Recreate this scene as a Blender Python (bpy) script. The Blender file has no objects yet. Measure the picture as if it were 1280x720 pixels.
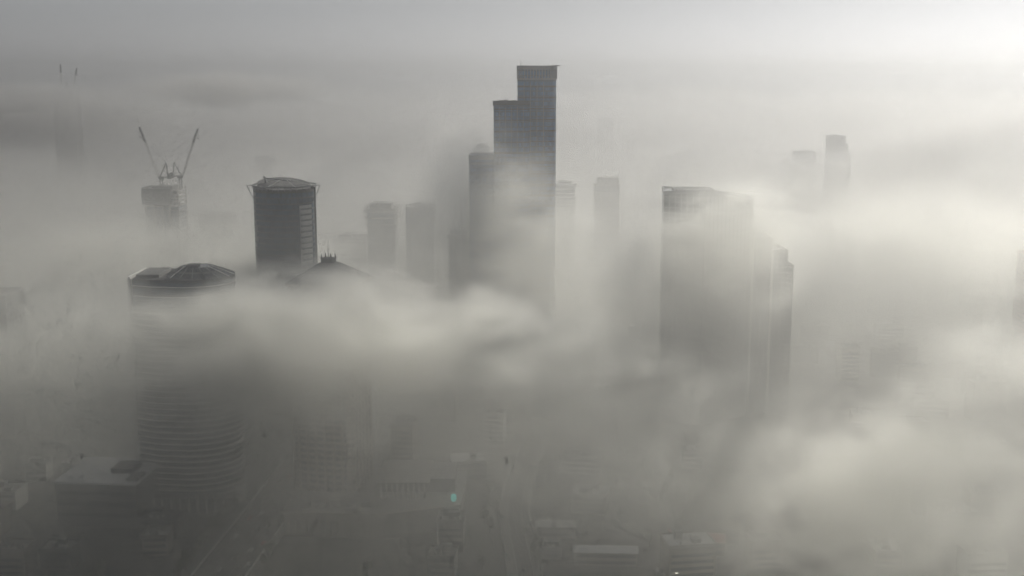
import bpy, math, random
from mathutils import Vector
S = bpy.context.scene
C = S.collection
R = math.radians
rnd = random.Random(7)

# ------------------------------------------------------------------ camera
CAMZ = 237.0
TH = R(10.2)
F = 1500.0            # focal length in photo pixels (1280 wide)


def at(px, py, Y):
    """point at world distance Y seen at photo pixel px,py"""
    u = (px - 640) / F
    v = (360 - py) / F
    y = math.cos(TH) + v * math.sin(TH)
    z = -math.sin(TH) + v * math.cos(TH)
    return Vector((u / y * Y, Y, CAMZ + z / y * Y))


cd = bpy.data.cameras.new('camera')
cam = bpy.data.objects.new('camera', cd)
C.objects.link(cam)
cam.location = (0, 0, CAMZ)
cam.rotation_euler = (R(90) - TH, 0, 0)
cd.lens = 36 * F / 1280
cd.clip_end = 30000
cd.clip_start = 1
S.camera = cam


# ------------------------------------------------------------------ materials
def pmat(name, col, rough=.7, metal=0., var=.25, scale=.08, spec=.4, col2=None, bump=0):
    m = bpy.data.materials.new(name)
    m.use_nodes = True
    t = m.node_tree
    p = t.nodes['Principled BSDF']
    p.inputs['Roughness'].default_value = rough
    p.inputs['Metallic'].default_value = metal
    p.inputs['Specular IOR Level'].default_value = spec
    tc = t.nodes.new('ShaderNodeTexCoord')
    n = t.nodes.new('ShaderNodeTexNoise')
    n.inputs['Scale'].default_value = scale
    n.inputs['Detail'].default_value = 6
    n.inputs['Roughness'].default_value = .65
    t.links.new(tc.outputs['Object'], n.inputs['Vector'])
    r = t.nodes.new('ShaderNodeValToRGB')
    c2 = col2 or tuple(c * (1 + var) for c in col)
    r.color_ramp.elements[0].position = .3
    r.color_ramp.elements[0].color = (*[c * (1 - var) for c in col], 1)
    r.color_ramp.elements[1].position = .7
    r.color_ramp.elements[1].color = (*c2, 1)
    t.links.new(n.outputs[0], r.inputs[0])
    t.links.new(r.outputs[0], p.inputs['Base Color'])
    return m


def glassmat(name, col, mull, cellw=1.5, cellh=3.6, rough=.18):
    """curtain wall glass: panes differ a little, dark joints between"""
    m = bpy.data.materials.new(name)
    m.use_nodes = True
    t = m.node_tree
    L = t.links
    p = t.nodes['Principled BSDF']
    p.inputs['Roughness'].default_value = rough
    p.inputs['Specular IOR Level'].default_value = .6
    tc = t.nodes.new('ShaderNodeTexCoord')
    sp = t.nodes.new('ShaderNodeSeparateXYZ')
    L.new(tc.outputs['Object'], sp.inputs[0])

    def M(op, a, b=None, c=None):
        n = t.nodes.new('ShaderNodeMath')
        n.operation = op
        for i, x in enumerate((a, b, c)):
            if x is None:
                continue
            if hasattr(x, 'links'):
                L.new(x, n.inputs[i])
            else:
                n.inputs[i].default_value = x
        return n.outputs[0]
    h = M('ADD', sp.outputs[0], M('MULTIPLY', sp.outputs[1], .73))
    hu = M('DIVIDE', h, cellw)
    vu = M('DIVIDE', sp.outputs[2], cellh)
    cb = t.nodes.new('ShaderNodeCombineXYZ')
    L.new(M('FLOOR', hu), cb.inputs[0])
    L.new(M('FLOOR', vu), cb.inputs[1])
    wn = t.nodes.new('ShaderNodeTexWhiteNoise')
    L.new(cb.outputs[0], wn.inputs['Vector'])
    r = t.nodes.new('ShaderNodeValToRGB')
    r.color_ramp.elements[0].color = (*[c * .65 for c in col], 1)
    r.color_ramp.elements[1].color = (*[c * 1.3 for c in col], 1)
    L.new(wn.outputs['Value'], r.inputs[0])
    jx = M('LESS_THAN', M('FRACT', hu), .1)
    jy = M('LESS_THAN', M('FRACT', vu), .22)
    j = M('MAXIMUM', jx, jy)
    mx = t.nodes.new('ShaderNodeMix')
    mx.data_type = 'RGBA'
    L.new(j, mx.inputs['Factor'])
    L.new(r.outputs[0], mx.inputs['A'])
    mx.inputs['B'].default_value = (*mull, 1)
    L.new(mx.outputs['Result'], p.inputs['Base Color'])
    L.new(M('MULTIPLY_ADD', j, .4, rough), p.inputs['Roughness'])
    return m


def emat(name, col, s):
    m = bpy.data.materials.new(name)
    m.use_nodes = True
    p = m.node_tree.nodes['Principled BSDF']
    p.inputs['Base Color'].default_value = (*col, 1)
    p.inputs['Emission Color'].default_value = (*col, 1)
    p.inputs['Emission Strength'].default_value = s
    return m


M = dict(
    concrete=pmat('concrete', (.30, .29, .27), .85),
    dark_concrete=pmat('dark_concrete', (.16, .16, .16), .85),
    white=pmat('white_render', (.74, .73, .70), .6, var=.12),
    white_roof=pmat('white_roof_sheet', (.82, .82, .82), .5, var=.08, scale=.05),
    cream=pmat('cream_plaster', (.45, .41, .34), .8, var=.18),
    stone=pmat('stone_cladding', (.34, .31, .27), .8, var=.15),
    pink_stone=pmat('pink_stone_cladding', (.46, .29, .24), .8, var=.12),
    roof_grey=pmat('roof_membrane', (.24, .24, .23), .9, var=.3),
    roof_dark=pmat('dark_roof', (.07, .07, .075), .8, var=.3),
    red_roof=pmat('red_roof_sheet', (.62, .12, .06), .6, var=.2),
    steel=pmat('grey_steel', (.22, .23, .24), .45, .6, var=.15),
    pale_steel=pmat('pale_steel', (.55, .55, .54), .4, .4, var=.1),
    dark_steel=pmat('dark_steel', (.045, .05, .055), .5, .5, var=.2),
    crane_white=pmat('crane_white_paint', (.50, .50, .48), .5, var=.1),
    crane_dark=pmat('crane_dark_paint', (.07, .075, .08), .5, var=.1),
    window=pmat('dark_window_band', (.035, .045, .055), .2, spec=.6, var=.3, scale=.6),
    g_dark=glassmat('dark_blue_curtain_wall', (.022, .062, .11), (.014, .024, .038)),
    g_blue=glassmat('steel_blue_curtain_wall', (.06, .16, .33), (.04, .07, .11)),
    g_grey=glassmat('grey_curtain_wall', (.07, .08, .085), (.13, .13, .125)),
    asphalt=pmat('asphalt', (.048, .048, .05), .9, var=.3, scale=.05),
    pave=pmat('pavement', (.20, .195, .185), .9, var=.2, scale=.3),
    paint=pmat('road_paint', (.75, .75, .72), .7, var=.1),
    leaf=pmat('foliage', (.045, .065, .03), .8, var=.45, scale=.5, col2=(.09, .12, .05)),
    bark=pmat('bark', (.10, .075, .055), .9),
    tyre=pmat('tyre_rubber', (.02, .02, .02), .9),
    lamp=emat('warm_lit_lamp', (1, .93, .78), 14),
    cyan=emat('cyan_lit_panel', (.12, .75, .65), .9),
)
# ground: streets, lots and planted patches in one sheet
gm = bpy.data.materials.new('city_ground')
gm.use_nodes = True
t = gm.node_tree
p = t.nodes['Principled BSDF']
p.inputs['Roughness'].default_value = .95
tc = t.nodes.new('ShaderNodeTexCoord')
v1 = t.nodes.new('ShaderNodeTexVoronoi')
v1.inputs['Scale'].default_value = .022
v2 = t.nodes.new('ShaderNodeTexNoise')
v2.inputs['Scale'].default_value = .12
v2.inputs['Detail'].default_value = 8
t.links.new(tc.outputs['Object'], v1.inputs['Vector'])
t.links.new(tc.outputs['Object'], v2.inputs['Vector'])
r1 = t.nodes.new('ShaderNodeValToRGB')
for e, (q, c) in zip([r1.color_ramp.elements[0], r1.color_ramp.elements[1]], [(0, (.055, .065, .04)), (1, (.2, .19, .17))]):
    e.position = q
    e.color = (*c, 1)
e = r1.color_ramp.elements.new(.45)
e.color = (.09, .088, .085, 1)
t.links.new(v1.outputs['Color'], r1.inputs[0])
r2 = t.nodes.new('ShaderNodeValToRGB')
r2.color_ramp.elements[0].position = .3
r2.color_ramp.elements[0].color = (.45, .45, .45, 1)
r2.color_ramp.elements[1].position = .7
r2.color_ramp.elements[1].color = (1.25, 1.25, 1.2, 1)
t.links.new(v2.outputs[0], r2.inputs[0])
mx = t.nodes.new('ShaderNodeMix')
mx.data_type = 'RGBA'
mx.blend_type = 'MULTIPLY'
mx.inputs['Factor'].default_value = 1
t.links.new(r1.outputs[0], mx.inputs['A'])
t.links.new(r2.outputs[0], mx.inputs['B'])
t.links.new(mx.outputs['Result'], p.inputs['Base Color'])


# ------------------------------------------------------------------ mesh helpers
class MB:
    def __init__(s):
        s.v = []
        s.f = []

    def box(s, x0, x1, y0, y1, z0, z1):
        b = len(s.v)
        s.v += [(x, y, z) for z in (z0, z1) for y in (y0, y1) for x in (x0, x1)]
        s.f += [tuple(b + i for i in q) for q in ((0, 2, 3, 1), (4, 5, 7, 6), (0, 1, 5, 4), (2, 6, 7, 3), (0, 4, 6, 2), (1, 3, 7, 5))]
        return s

    def prism(s, poly, z0, z1, top=None):
        """vertical prism over a counter-clockwise outline; top: other outline at z1"""
        b = len(s.v)
        n = len(poly)
        top = top or poly
        zt = z1 if callable(z1) else (lambda x, y: z1)
        s.v += [(x, y, z0) for x, y in poly] + [(x, y, zt(x, y)) for x, y in top]
        s.f += [tuple(b + n - 1 - i for i in range(n)), tuple(b + n + i for i in range(n))]
        s.f += [(b + i, b + (i + 1) % n, b + n + (i + 1) % n, b + n + i) for i in range(n)]
        return s

    def ring(s, poly, poly2, z0, z1):
        """wall between an outer and an inner outline"""
        b = len(s.v)
        n = len(poly)
        for P in (poly, poly2):
            s.v += [(x, y, z0) for x, y in P] + [(x, y, z1) for x, y in P]
        for i in range(n):
            j = (i + 1) % n
            s.f += [(b + i, b + j, b + n + j, b + n + i), (b + 2 * n + j, b + 2 * n + i, b + 3 * n + i, b + 3 * n + j),
                    (b + n + i, b + n + j, b + 3 * n + j, b + 3 * n + i), (b + j, b + i, b + 2 * n + i, b + 2 * n + j)]
        return s

    def bar(s, a, c, w, w2=None):
        """square bar from a to c"""
        a = Vector(a)
        c = Vector(c)
        d = (c - a).normalized()
        up = Vector((0, 0, 1)) if abs(d.z) < .95 else Vector((0, 1, 0))
        e = d.cross(up).normalized()
        g = d.cross(e).normalized()
        w2 = w if w2 is None else w2
        b = len(s.v)
        for q, ww in ((a, w), (c, w2)):
            for i, j in ((-1, -1), (1, -1), (1, 1), (-1, 1)):
                s.v.append(tuple(q + e * (i * ww / 2) + g * (j * ww / 2)))
        s.f += [tuple(b + i for i in q) for q in ((0, 3, 2, 1), (4, 5, 6, 7), (0, 1, 5, 4), (1, 2, 6, 5), (2, 3, 7, 6), (3, 0, 4, 7))]
        return s

    def lattice(s, a, c, w, w2, step, t):
        """lattice boom from a to c, width w tapering to w2"""
        a = Vector(a)
        c = Vector(c)
        d = (c - a)
        L = d.length
        d.normalize()
        up = Vector((0, 0, 1)) if abs(d.z) < .95 else Vector((0, 1, 0))
        e = d.cross(up).normalized()
        g = d.cross(e).normalized()
        cs = [(-1, -1), (1, -1), (1, 1), (-1, 1)]

        def P(u, k):
            ww = (w + (w2 - w) * u) / 2
            return a + d * (u * L) + e * (cs[k][0] * ww) + g * (cs[k][1] * ww)
        for k in range(4):
            s.bar(P(0, k), P(1, k), t)
        n = max(2, int(L / step))
        for i in range(n):
            for k in range(4):
                k2 = (k + 1) % 4
                if i % 2:
                    k, k2 = k2, k
                s.bar(P(i / n, k), P((i + 1) / n, k2), t * .7)
        return s

    def cyl(s, x, y, z0, z1, r, r2=None, n=16):
        r2 = r if r2 is None else r2
        P = lambda q: [(x + q * math.cos(k * math.tau / n), y + q * math.sin(k * math.tau / n)) for k in range(n)]
        return s.prism(P(r), z0, z1, P(r2))

    def build(s, name, m, parent=None, smooth=False):
        me = bpy.data.meshes.new(name)
        me.from_pydata([tuple(q) for q in s.v], [], s.f)
        me.materials.append(m)
        if smooth:
            me.shade_smooth()
        o = bpy.data.objects.new(name, me)
        C.objects.link(o)
        o.parent = parent
        return o


def thing(name, label, cat, loc=(0, 0, 0), rz=0, group=None):
    o = bpy.data.objects.new(name, None)
    C.objects.link(o)
    o.location = loc
    o.rotation_euler = (0, 0, rz)
    o['label'] = label
    o['category'] = cat
    if group:
        o['group'] = group
    return o


def copy_tree(o, parent=None):
    c = o.copy()
    C.objects.link(c)
    c.parent = parent
    for ch in list(o.children):
        copy_tree(ch, c)
    return c


def grow(poly, d):
    """outline pushed outward by about d (convex outlines)"""
    n = len(poly)
    out = []
    for i in range(n):
        x0, y0 = poly[i - 1]
        x1, y1 = poly[i]
        x2, y2 = poly[(i + 1) % n]
        a = Vector((y1 - y0, x0 - x1)).normalized()
        b = Vector((y2 - y1, x1 - x2)).normalized()
        m_ = (a + b)
        k = d / max(.35, m_.length_squared / 2)
        out.append((x1 + m_.x * k, y1 + m_.y * k))
    return out


def rect(x0, x1, y0, y1, ch=0):
    if not ch:
        return [(x0, y0), (x1, y0), (x1, y1), (x0, y1)]
    return [(x0 + ch, y0), (x1 - ch, y0), (x1, y0 + ch), (x1, y1 - ch), (x1 - ch, y1), (x0 + ch, y1), (x0, y1 - ch), (x0, y0 + ch)]


def oval(rx, ry, n=48, p=2.0, cx=0, cy=0):
    o = []
    for k in range(n):
        a = k * math.tau / n
        c, s_ = math.cos(a), math.sin(a)
        o.append((cx + rx * math.copysign(abs(c) ** (2 / p), c), cy + ry * math.copysign(abs(s_) ** (2 / p), s_)))
    return o


def shell(par, poly, z0, z1, glass, band, fh=3.6, bt=.7, bo=.35, pt=1.4, wall='glass_wall', roofm='roof_grey', skip=0):
    """glass wall, one band per floor, roof, parapet: the parts every tower has"""
    w = MB().prism(poly, z0, z1 - .3).build(wall, M[glass], par)
    n = int((z1 - z0 - 1) / fh)
    bp = grow(poly, bo)
    ip = grow(poly, -.05)
    for k in range(1, n + 1):
        z = z0 + k * fh
        if z > z1 - 1.5 - skip:
            break
        MB().ring(bp, ip, z, z + bt).build('floor_band', M[band], par)
    MB().prism(grow(poly, .1), z1 - .3, z1).build('roof', M[roofm], par)
    MB().ring(grow(poly, bo + .05), grow(poly, -.5), z1 - .9, z1 + pt).build('parapet', M[band], par)
    return w


def plants(par, x0, x1, y0, y1, z, n, seed=0, m='roof_grey'):
    r_ = random.Random(seed)
    for k in range(n):
        w, d, h = r_.uniform(3, 8), r_.uniform(3, 6), r_.uniform(1.5, 4)
        x = r_.uniform(x0, max(x0, x1 - w))
        y = y0 + (y1 - y0) * (k + .1) / n
        d = min(d, (y1 - y0) / n * .8)
        MB().box(x, x + w, y, y + d, z + .01, z + h).build('roof_plant', M[m], par)


# ------------------------------------------------------------------ setting
def struct(o):
    o['kind'] = 'structure'
    return o


g = MB()
g.v = [(-16000, -2000, 0), (16000, -2000, 0), (16000, 24000, 0), (-16000, 24000, 0)]
g.f = [(0, 1, 2, 3)]
struct(g.build('ground', gm))


def sheet(name, pts, w, z, m, parent=None):
    b = MB()
    L = []
    for i, q in enumerate(pts):
        q = Vector(q)
        a = Vector(pts[max(0, i - 1)])
        c = Vector(pts[min(len(pts) - 1, i + 1)])
        d = (c - a).normalized()
        nrm = Vector((-d.y, d.x))
        b.v += [(*(q + nrm * w / 2), z), (*(q - nrm * w / 2), z)]
        if i:
            k = 2 * i
            b.f.append((k - 2, k - 1, k + 1, k))
    return b.build(name, m, parent)


def offset(pts, d):
    o = []
    for i, q in enumerate(pts):
        q = Vector(q)
        a = Vector(pts[max(0, i - 1)])
        c = Vector(pts[min(len(pts) - 1, i + 1)])
        dd = (c - a).normalized()
        o.append(tuple(q + Vector((-dd.y, dd.x)) * d))
    return o


def road(pts, w, z=.02, lanes=2, median=False):
    struct(sheet('road', pts, w, z, M['asphalt']))
    for s_ in (-1, 1):
        b = MB()
        P = offset(pts, s_ * (w / 2 + 1.5))
        for i in range(len(P) - 1):
            b.bar((*P[i], z + .06), (*P[i + 1], z + .06), 3.0)
        for i, q in enumerate(b.v):
            pass
        # flatten to a kerb-high strip
        b.v = [(x, y, max(.004, min(z + .13, zz))) for x, y, zz in b.v]
        struct(b.build('pavement', M['pave']))
        struct(sheet('road_edge_line', offset(pts, s_ * (w / 2 - .6)), .3, z + .005, M['paint']))
    for k in range(1, lanes):
        o = -w / 2 + w * k / lanes
        b = MB()
        P = offset(pts, o)
        for i in range(len(P) - 1):
            a = Vector(P[i])
            c = Vector(P[i + 1])
            n = int((c - a).length / 9)
            d = (c - a).normalized()
            nn = Vector((-d.y, d.x)) * .1
            for j in range(n):
                q = a + d * (j * 9)
                e_ = q + d * 4
                kk = len(b.v)
                b.v += [(*(q + nn), z + .005), (*(q - nn), z + .005), (*(e_ - nn), z + .005), (*(e_ + nn), z + .005)]
                b.f.append((kk, kk + 1, kk + 2, kk + 3))
        if b.f:
            struct(b.build('lane_marking', M['paint']))


road([(-143, 380), (-140, 540), (-134, 620), (-128, 720), (-118, 900), (-90, 1200)], 27, .03, 6)
road([(-420, 505), (-160, 522)], 16, .02, 4)
road([(-121, 520), (60, 516), (330, 505)], 16, .02, 4)
road([(6, 528), (6.5, 545), (3, 590), (1, 625), (4, 670), (16, 760), (30, 900)], 9, .02, 2)
road([(150, 560), (154, 700), (170, 1000)], 12, .02, 2)

# ------------------------------------------------------------------ towers
# 1 striped tower, front left
p = at(231, 600, 652)
p.x += 6.5
base = thing('striped_tower', 'rounded tower ringed with pale balcony bands, left of the pyramid roofed tower', 'tower', (p.x, 652, 0))
poly = []
for k in range(-22, 23):
    a = R(k * 4)
    poly.append((2 + 25 * math.cos(a), 22 * math.sin(a)))
poly += [(-14, 20), (-26, 15), (-26, -15), (-14, -20)]
ztop = 127
MB().prism(poly, 0, ztop - 16).build('glass_wall', M['g_grey'], base)
bp, ip = grow(poly, 1.1), grow(poly, -.05)
n = int((ztop - 18) / 3.3)
for k in range(1, n + 1):
    z = k * 3.3
    MB().ring(bp, ip, z, z + .95).build('balcony_band', M['white'], base)
MB().prism(grow(poly, -.6), ztop - 16, ztop).build('crown_wall', M['g_dark'], base)
for z in (ztop - 9, ztop - 3.5):
    MB().ring(grow(poly, -.1), grow(poly, -.7), z, z + .5).build('crown_rail', M['pale_steel'], base)
MB().box(-27.4, -26.3, -15.5, 15.5, 0, ztop + 1.5).build('end_wall', M['white'], base)
MB().prism(grow(poly, -.8), ztop, ztop + .5).build('roof', M['roof_dark'], base)
cone = MB()
op = [(8 + 18.5 * math.cos(R(k * 22.5)), 18.5 * math.sin(R(k * 22.5))) for k in range(16)]
tp = [(6 + (x - 8) * .42, y * .42) for x, y in op]
cone.prism(op, ztop + .5, ztop + 5.2, tp)
cone.build('sloping_roof', M['g_grey'], base)
for k in range(16):
    MB().bar((*op[k], ztop + .6), (*tp[k], ztop + 5.4), .4).build('roof_rib', M['steel' if k % 5 else 'white'], base)
MB().box(.8, 7.2, -3.2, 3.2, ztop + 5.21, ztop + 6.0).build('roof_plant', M['dark_concrete'], base)
MB().box(-24, -11.5, -12, 12, ztop + .51, ztop + 2.2).build('roof_plant', M['dark_concrete'], base)
# podium of the striped tower
MB().prism(rect(-33, 26, -27.5, -22.5), 0, 8).build('podium', M['dark_concrete'], base)
for k in range(12):
    MB().box(-31 + k * 4.8, -30 + k * 4.8, -28.6, -27.6, 0, 7.4).build('column', M['white'], base)
MB().box(-34, 27, -29.2, -22.6, 8, 8.7).build('podium_roof', M['concrete'], base)
MB().cyl(26.5, -8, 0, 9, 4.2, n=20).build('entrance_drum', M['white'], base)

# 2 round dark tower
p = at(357.5, 300, 770)
base = thing('round_tower', 'round dark blue glass tower with an open steel crown and slanted roof, left of centre', 'tower', (p.x, 770, 0))
rr = 19.6
poly = oval(rr, rr, 64)
ztop = 162
MB().prism(poly, 0, ztop).build('glass_wall', M['g_dark'], base)
for k in range(1, 44):
    z = k * 3.6
    MB().ring(grow(poly, .18), grow(poly, -.05), z, z + .35).build('floor_band', M['dark_steel'], base)
# balcony strip on the right flank
strip = [(19.9 * math.cos(R(a)), 19.9 * math.sin(R(a))) for a in range(-52, -19, 3)]
inner = [(19.3 * math.cos(R(a)), 19.3 * math.sin(R(a))) for a in range(-19, -53, -3)]
MB().prism(strip + inner, 0, ztop - 8).build('pale_wall_strip', M['pale_steel'], base)
for k in range(2, 43):
    z = k * 3.6
    o_ = [(21.0 * math.cos(R(a)), 21.0 * math.sin(R(a))) for a in range(-50, -21, 4)]
    i_ = [(19.95 * math.cos(R(a)), 19.95 * math.sin(R(a))) for a in range(-22, -51, -4)]
    MB().prism(o_ + i_, z, z + 1.0).build('balcony', M['steel'], base)
MB().box(19.9, 20.9, -6, -4.6, 0, ztop + 3).build('edge_column', M['dark_steel'], base)
MB().ring(oval(20.6, 20.6, 64), oval(19.9, 19.9, 64), ztop + 3.4, ztop + 4.2).build('crown_ring', M['steel'], base)
MB().ring(oval(19.6, 19.6, 64), oval(18.8, 18.8, 64), ztop, ztop + 2.2).build('parapet', M['dark_steel'], base)
MB().prism(oval(17, 17, 40), ztop + .01, lambda x, y: ztop + 4.2 - x * .09 + y * .16).build('slanted_roof', M['dark_concrete'], base)
for k in range(32):
    a = k * math.tau / 32
    c, s_ = math.cos(a), math.sin(a)
    MB().bar((19.4 * c, 19.4 * s_, ztop + 1), (20.2 * c, 20.2 * s_, ztop + 3.8), .4).build('crown_strut', M['steel'], base)
for sx in (-1, 1):
    b = MB()
    b.bar((sx * 19.6, -2, ztop - 5), (sx * 23.5, -2, ztop + 3.6), .45).bar((sx * 19.6, -2, ztop + 3.6), (sx * 23.5, -2, ztop + 3.6), .45)
    b.build('side_bracket', M['steel'], base)
for k, a in enumerate((20, 70, 115, 160, 200, 250, 300, 340)):
    c, s_ = math.cos(R(a)), math.sin(R(a))
    MB().bar((20 * c, 20 * s_, ztop + 4.0), (5 * c, 5 * s_, ztop + 7.0), .4).build('roof_truss', M['pale_steel'], base)
MB().bar((-11, -2, ztop + 4), (-12, -2, ztop + 8.6), .7).bar((-12, -2, ztop + 8.4), (4, -1, ztop + 6.2), .55).bar((-12.6, -2, ztop + 8.2), (-12, -2, ztop + 9.6), 1.2).build('maintenance_arm', M['steel'], base)

# 3 tower under construction
p = at(210, 300, 1115)
base = thing('unfinished_tower', 'unfinished concrete tower with open floors, carrying two luffing cranes on top', 'tower', (p.x, 1115, 0))
zc = at(210, 238, 1100).z
MB().box(-10, 9, -8, 9, 0, zc + 3).build('core', M['dark_concrete'], base)
for k in range(36):
    z = zc - 3.7 * k
    if z < 1:
        break
    MB().box(-15.6, 15.6, -14.5, 14.5, z - .5, z).build('floor_slab', M['concrete'], base)
for x in (-15, -7.5, 0, 7.5, 15):
    for y in (-13.8, 13.8):
        MB().box(x - .5, x + .5, y - .5, y + .5, 0, zc + 2).build('column', M['concrete'], base)
MB().box(-15, 15, -13.2, 13.4, 0, zc - 15).build('glass_wall', M['g_dark'], base)
MB().box(-17.6, -16, -15, 15, zc - 13, zc + 2.4).build('climbing_screen', M['dark_steel'], base)
MB().box(-17.6, 9, -16.4, -15.2, zc - 13, zc + 1.6).build('climbing_screen', M['dark_steel'], base)
MB().box(-19.6, -17.6, -9, 4, zc - 4.4, zc - 3.2).build('loading_deck', M['steel'], base)
MB().box(15.7, 20, -8, 5, zc - 21, zc - 19.6).build('loading_deck', M['steel'], base)
ZC = zc


def luffer(x, y, z0, mast_h, jib_dx, jib_dz, side, label, group, sc=1., loc=None):
    t_ = thing('luffing_crane', label, 'crane', (x, y, z0), 0, group)
    h = mast_h
    MB().lattice((0, 0, 0), (0, 0, h), 2.3 * sc, 2.3 * sc, 3, .3 * sc).build('mast', M['crane_dark'], t_)
    MB().box(-2.2 * sc, 2.2 * sc, -2, 2, h, h + 1.4 * sc).build('slewing_ring', M['crane_dark'], t_)
    d = 1 if jib_dx > 0 else -1
    MB().box(-d * 9 * sc if d > 0 else -2.6 * sc, 2.6 * sc if d > 0 else 9 * sc, -1.3, 1.3, h + 1.4 * sc, h + 2.4 * sc).build('counter_deck', M['crane_dark'], t_)
    xx = sorted((-d * 9 * sc, -d * 6.2 * sc))
    MB().box(xx[0], xx[1], -1.8, 1.8, h + .4 * sc, h + 5 * sc).build('counterweight', M['crane_dark'], t_)
    MB().box(d * 1.6 * sc - 1, d * 1.6 * sc + 1, -3.2, -1.4, h + 2.45 * sc, h + 4.8 * sc).build('cab', M['crane_white'], t_)
    ax, az = -d * 5.2 * sc, h + 15 * sc
    b = MB()
    for yy in (-1, 1):
        b.bar((d * 1.0 * sc, yy * 1.1, h + 2.4 * sc), (ax, yy * .3, az), .5 * sc).bar((-d * 6.4 * sc, yy * 1.1, h + 2.4 * sc), (ax, yy * .3, az), .45 * sc)
    b.build('a_frame', M['crane_dark'], t_)
    j0 = (d * 2.2 * sc, 0, h + 2.4 * sc)
    j1 = (jib_dx, 0, h + jib_dz)
    k = .70
    jm = tuple(j0[i] + (j1[i] - j0[i]) * k for i in range(3))
    MB().lattice(j0, jm, 1.2 * sc, 1.2 * sc, 2.6, .2 * sc).build('jib', M['crane_white'], t_)
    MB().lattice(jm, j1, 1.5 * sc, 1.0 * sc, 2.0, .34 * sc).build('jib_tip', M['crane_dark'], t_)
    MB().bar((ax, 0, az), jm, .16).bar((j1[0], 0, j1[2]), (j1[0], 0, j1[2] - 9 * sc), .16).build('cable', M['crane_dark'], t_)
    MB().box(j1[0] - .5, j1[0] + .5, -.5, .5, j1[2] - 10.2 * sc, j1[2] - 9 * sc).build('hook_block', M['crane_dark'], t_)
    return t_


cg = 'luffing cranes on the unfinished tower'
pa, pb = at(199, 238, 1100), at(220, 238, 1100)
luffer(pa.x, 1108, zc, 9.5, -17.5, 48, 1, 'luffing crane on the unfinished tower whose jib leans up to the left', cg)
luffer(pb.x - 1, 1120, zc, 9.5, 18.5, 46, 1, 'luffing crane on the unfinished tower whose jib leans up to the right', cg)

# 4 pyramid roofed tower
p = at(418, 600, 640)
base = thing('pyramid_roofed_tower', 'square stone tower with a pyramid roof, small lantern and thin spire above the fog', 'tower', (p.x, 640, 0), R(-14))
zt = 126
W = 17.5
poly = rect(-W, W, -W, W, 2.5)
MB().prism(poly, 0, zt).build('wall', M['stone'], base)
for k in range(1, 36):
    z = 3 + k * 3.45
    MB().ring(rect(-W + 2.9, W - 2.9, -W - .12, W + .12), rect(-W + 3, W - 3, -W + .1, W - .1), z, z + 1.9).build('window_band', M['window'], base)
    MB().ring(rect(-W - .12, W + .12, -W + 2.9, W - 2.9), rect(-W + .1, W - .1, -W + 3, W - 3), z, z + 1.9).build('window_band', M['window'], base)
for x in (-12.5, -7.5, -2.5, 2.5, 7.5, 12.5):
    MB().box(x - .7, x + .7, -W - .7, -W - .13, 6, zt - 2).build('pier', M['stone'], base)
    MB().box(W + .13, W + .7, x - .7, x + .7, 6, zt - 2).build('pier', M['cream'], base)
for k in range(2, 34):
    MB().box(W - 1.8, W + 1.6, -W - 1.5, -W + 1.6, 3 + k * 3.45, 4 + k * 3.45).build('corner_balcony', M['cream'], base)
MB().ring(grow(poly, 1.2), grow(poly, -.3), zt - 1, zt + .6).build('cornice', M['cream'], base)
MB().prism(rect(-W - .4, W + .4, -W - .4, W + .4), zt + .61, zt + 10, rect(-3.9, 3.9, -3.9, 3.9)).build('pyramid_roof', M['roof_grey'], base)
MB().prism(rect(-3.4, 3.4, -3.4, 3.4, 1), zt + 10, zt + 12.5).build('lantern', M['dark_steel'], base)
for x, y in ((-3, -3), (3, -3), (3, 3), (-3, 3), (0, -3.4), (0, 3.4)):
    MB().bar((x, y, zt + 12), (x * .9, y * .9, zt + 14.6), .7, .2).build('finial', M['dark_steel'], base)
MB().bar((0, 0, zt + 12.5), (0, 0, zt + 20), .32, .14).build('spire', M['dark_steel'], base)
# its podium, with a colonnade
pod = thing('podium_block', 'broad low podium with a rooftop colonnade at the foot of the pyramid roofed tower', 'building', (0, 0, 0))
MB().prism([(-118, 590), (-66, 586), (-28, 600), (-26, 655), (-118, 668)], 0, 12).build('wall', M['stone'], pod)
MB().prism([(-119, 589), (-66, 585), (-27.2, 599.3), (-25.2, 656), (-119, 669)], 12, 12.6).build('roof', M['concrete'], pod)
MB().prism([(-119.5, 588.6), (-66, 584.6), (-26.8, 599), (-27.6, 599.6), (-66.2, 585.6), (-119.2, 589.4)], 12.6, 13.8).build('parapet', M['cream'], pod)
for k in range(16):
    MB().box(-116 + k * 3.1, -115 + k * 3.1, 588.4 - k * .18, 589.2 - k * .18, 1, 9).build('column', M['cream'], pod)
MB().box(-72, -31, 622, 650, 12.6, 20).build('upper_wall', M['dark_concrete'], pod)
for k in range(9):
    MB().bar((-70 + k * 2.9, 612, 12.6), (-70 + k * 2.9, 612, 20), .8).build('column', M['white'], pod)
    MB().bar((-70 + k * 2.9, 611.6, 19.9), (-70 + k * 2.9, 622, 21), .6).build('roof_beam', M['white'], pod)
MB().box(-72, -44, 611, 650, 20.9, 21.6).build('canopy', M['concrete'], pod)
for k in range(5):
    MB().box(-111 + k * 8, -106 + k * 8, 598, 603, 12.6, 14.4 + (k % 3)).build('roof_plant', M['roof_grey'], pod)

# cyan lit panel on the podium
sg = thing('lit_panel', 'rounded cyan lit panel glowing on the roof of the podium block', 'sign', (at(567, 622, 601).x, 602, 12.6))
MB().bar((0, 0, 0), (0, 0, 2.0), .3).build('post', M['dark_steel'], sg)
b = MB()
b.prism([(x, y) for x, y in oval(1.5, 2.2, 20, 2.6)], 0, .3)
pan = b.build('panel', M['cyan'], sg)
pan.rotation_euler = (R(90), 0, 0)
pan.location = (0, 0, 4.0)

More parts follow.
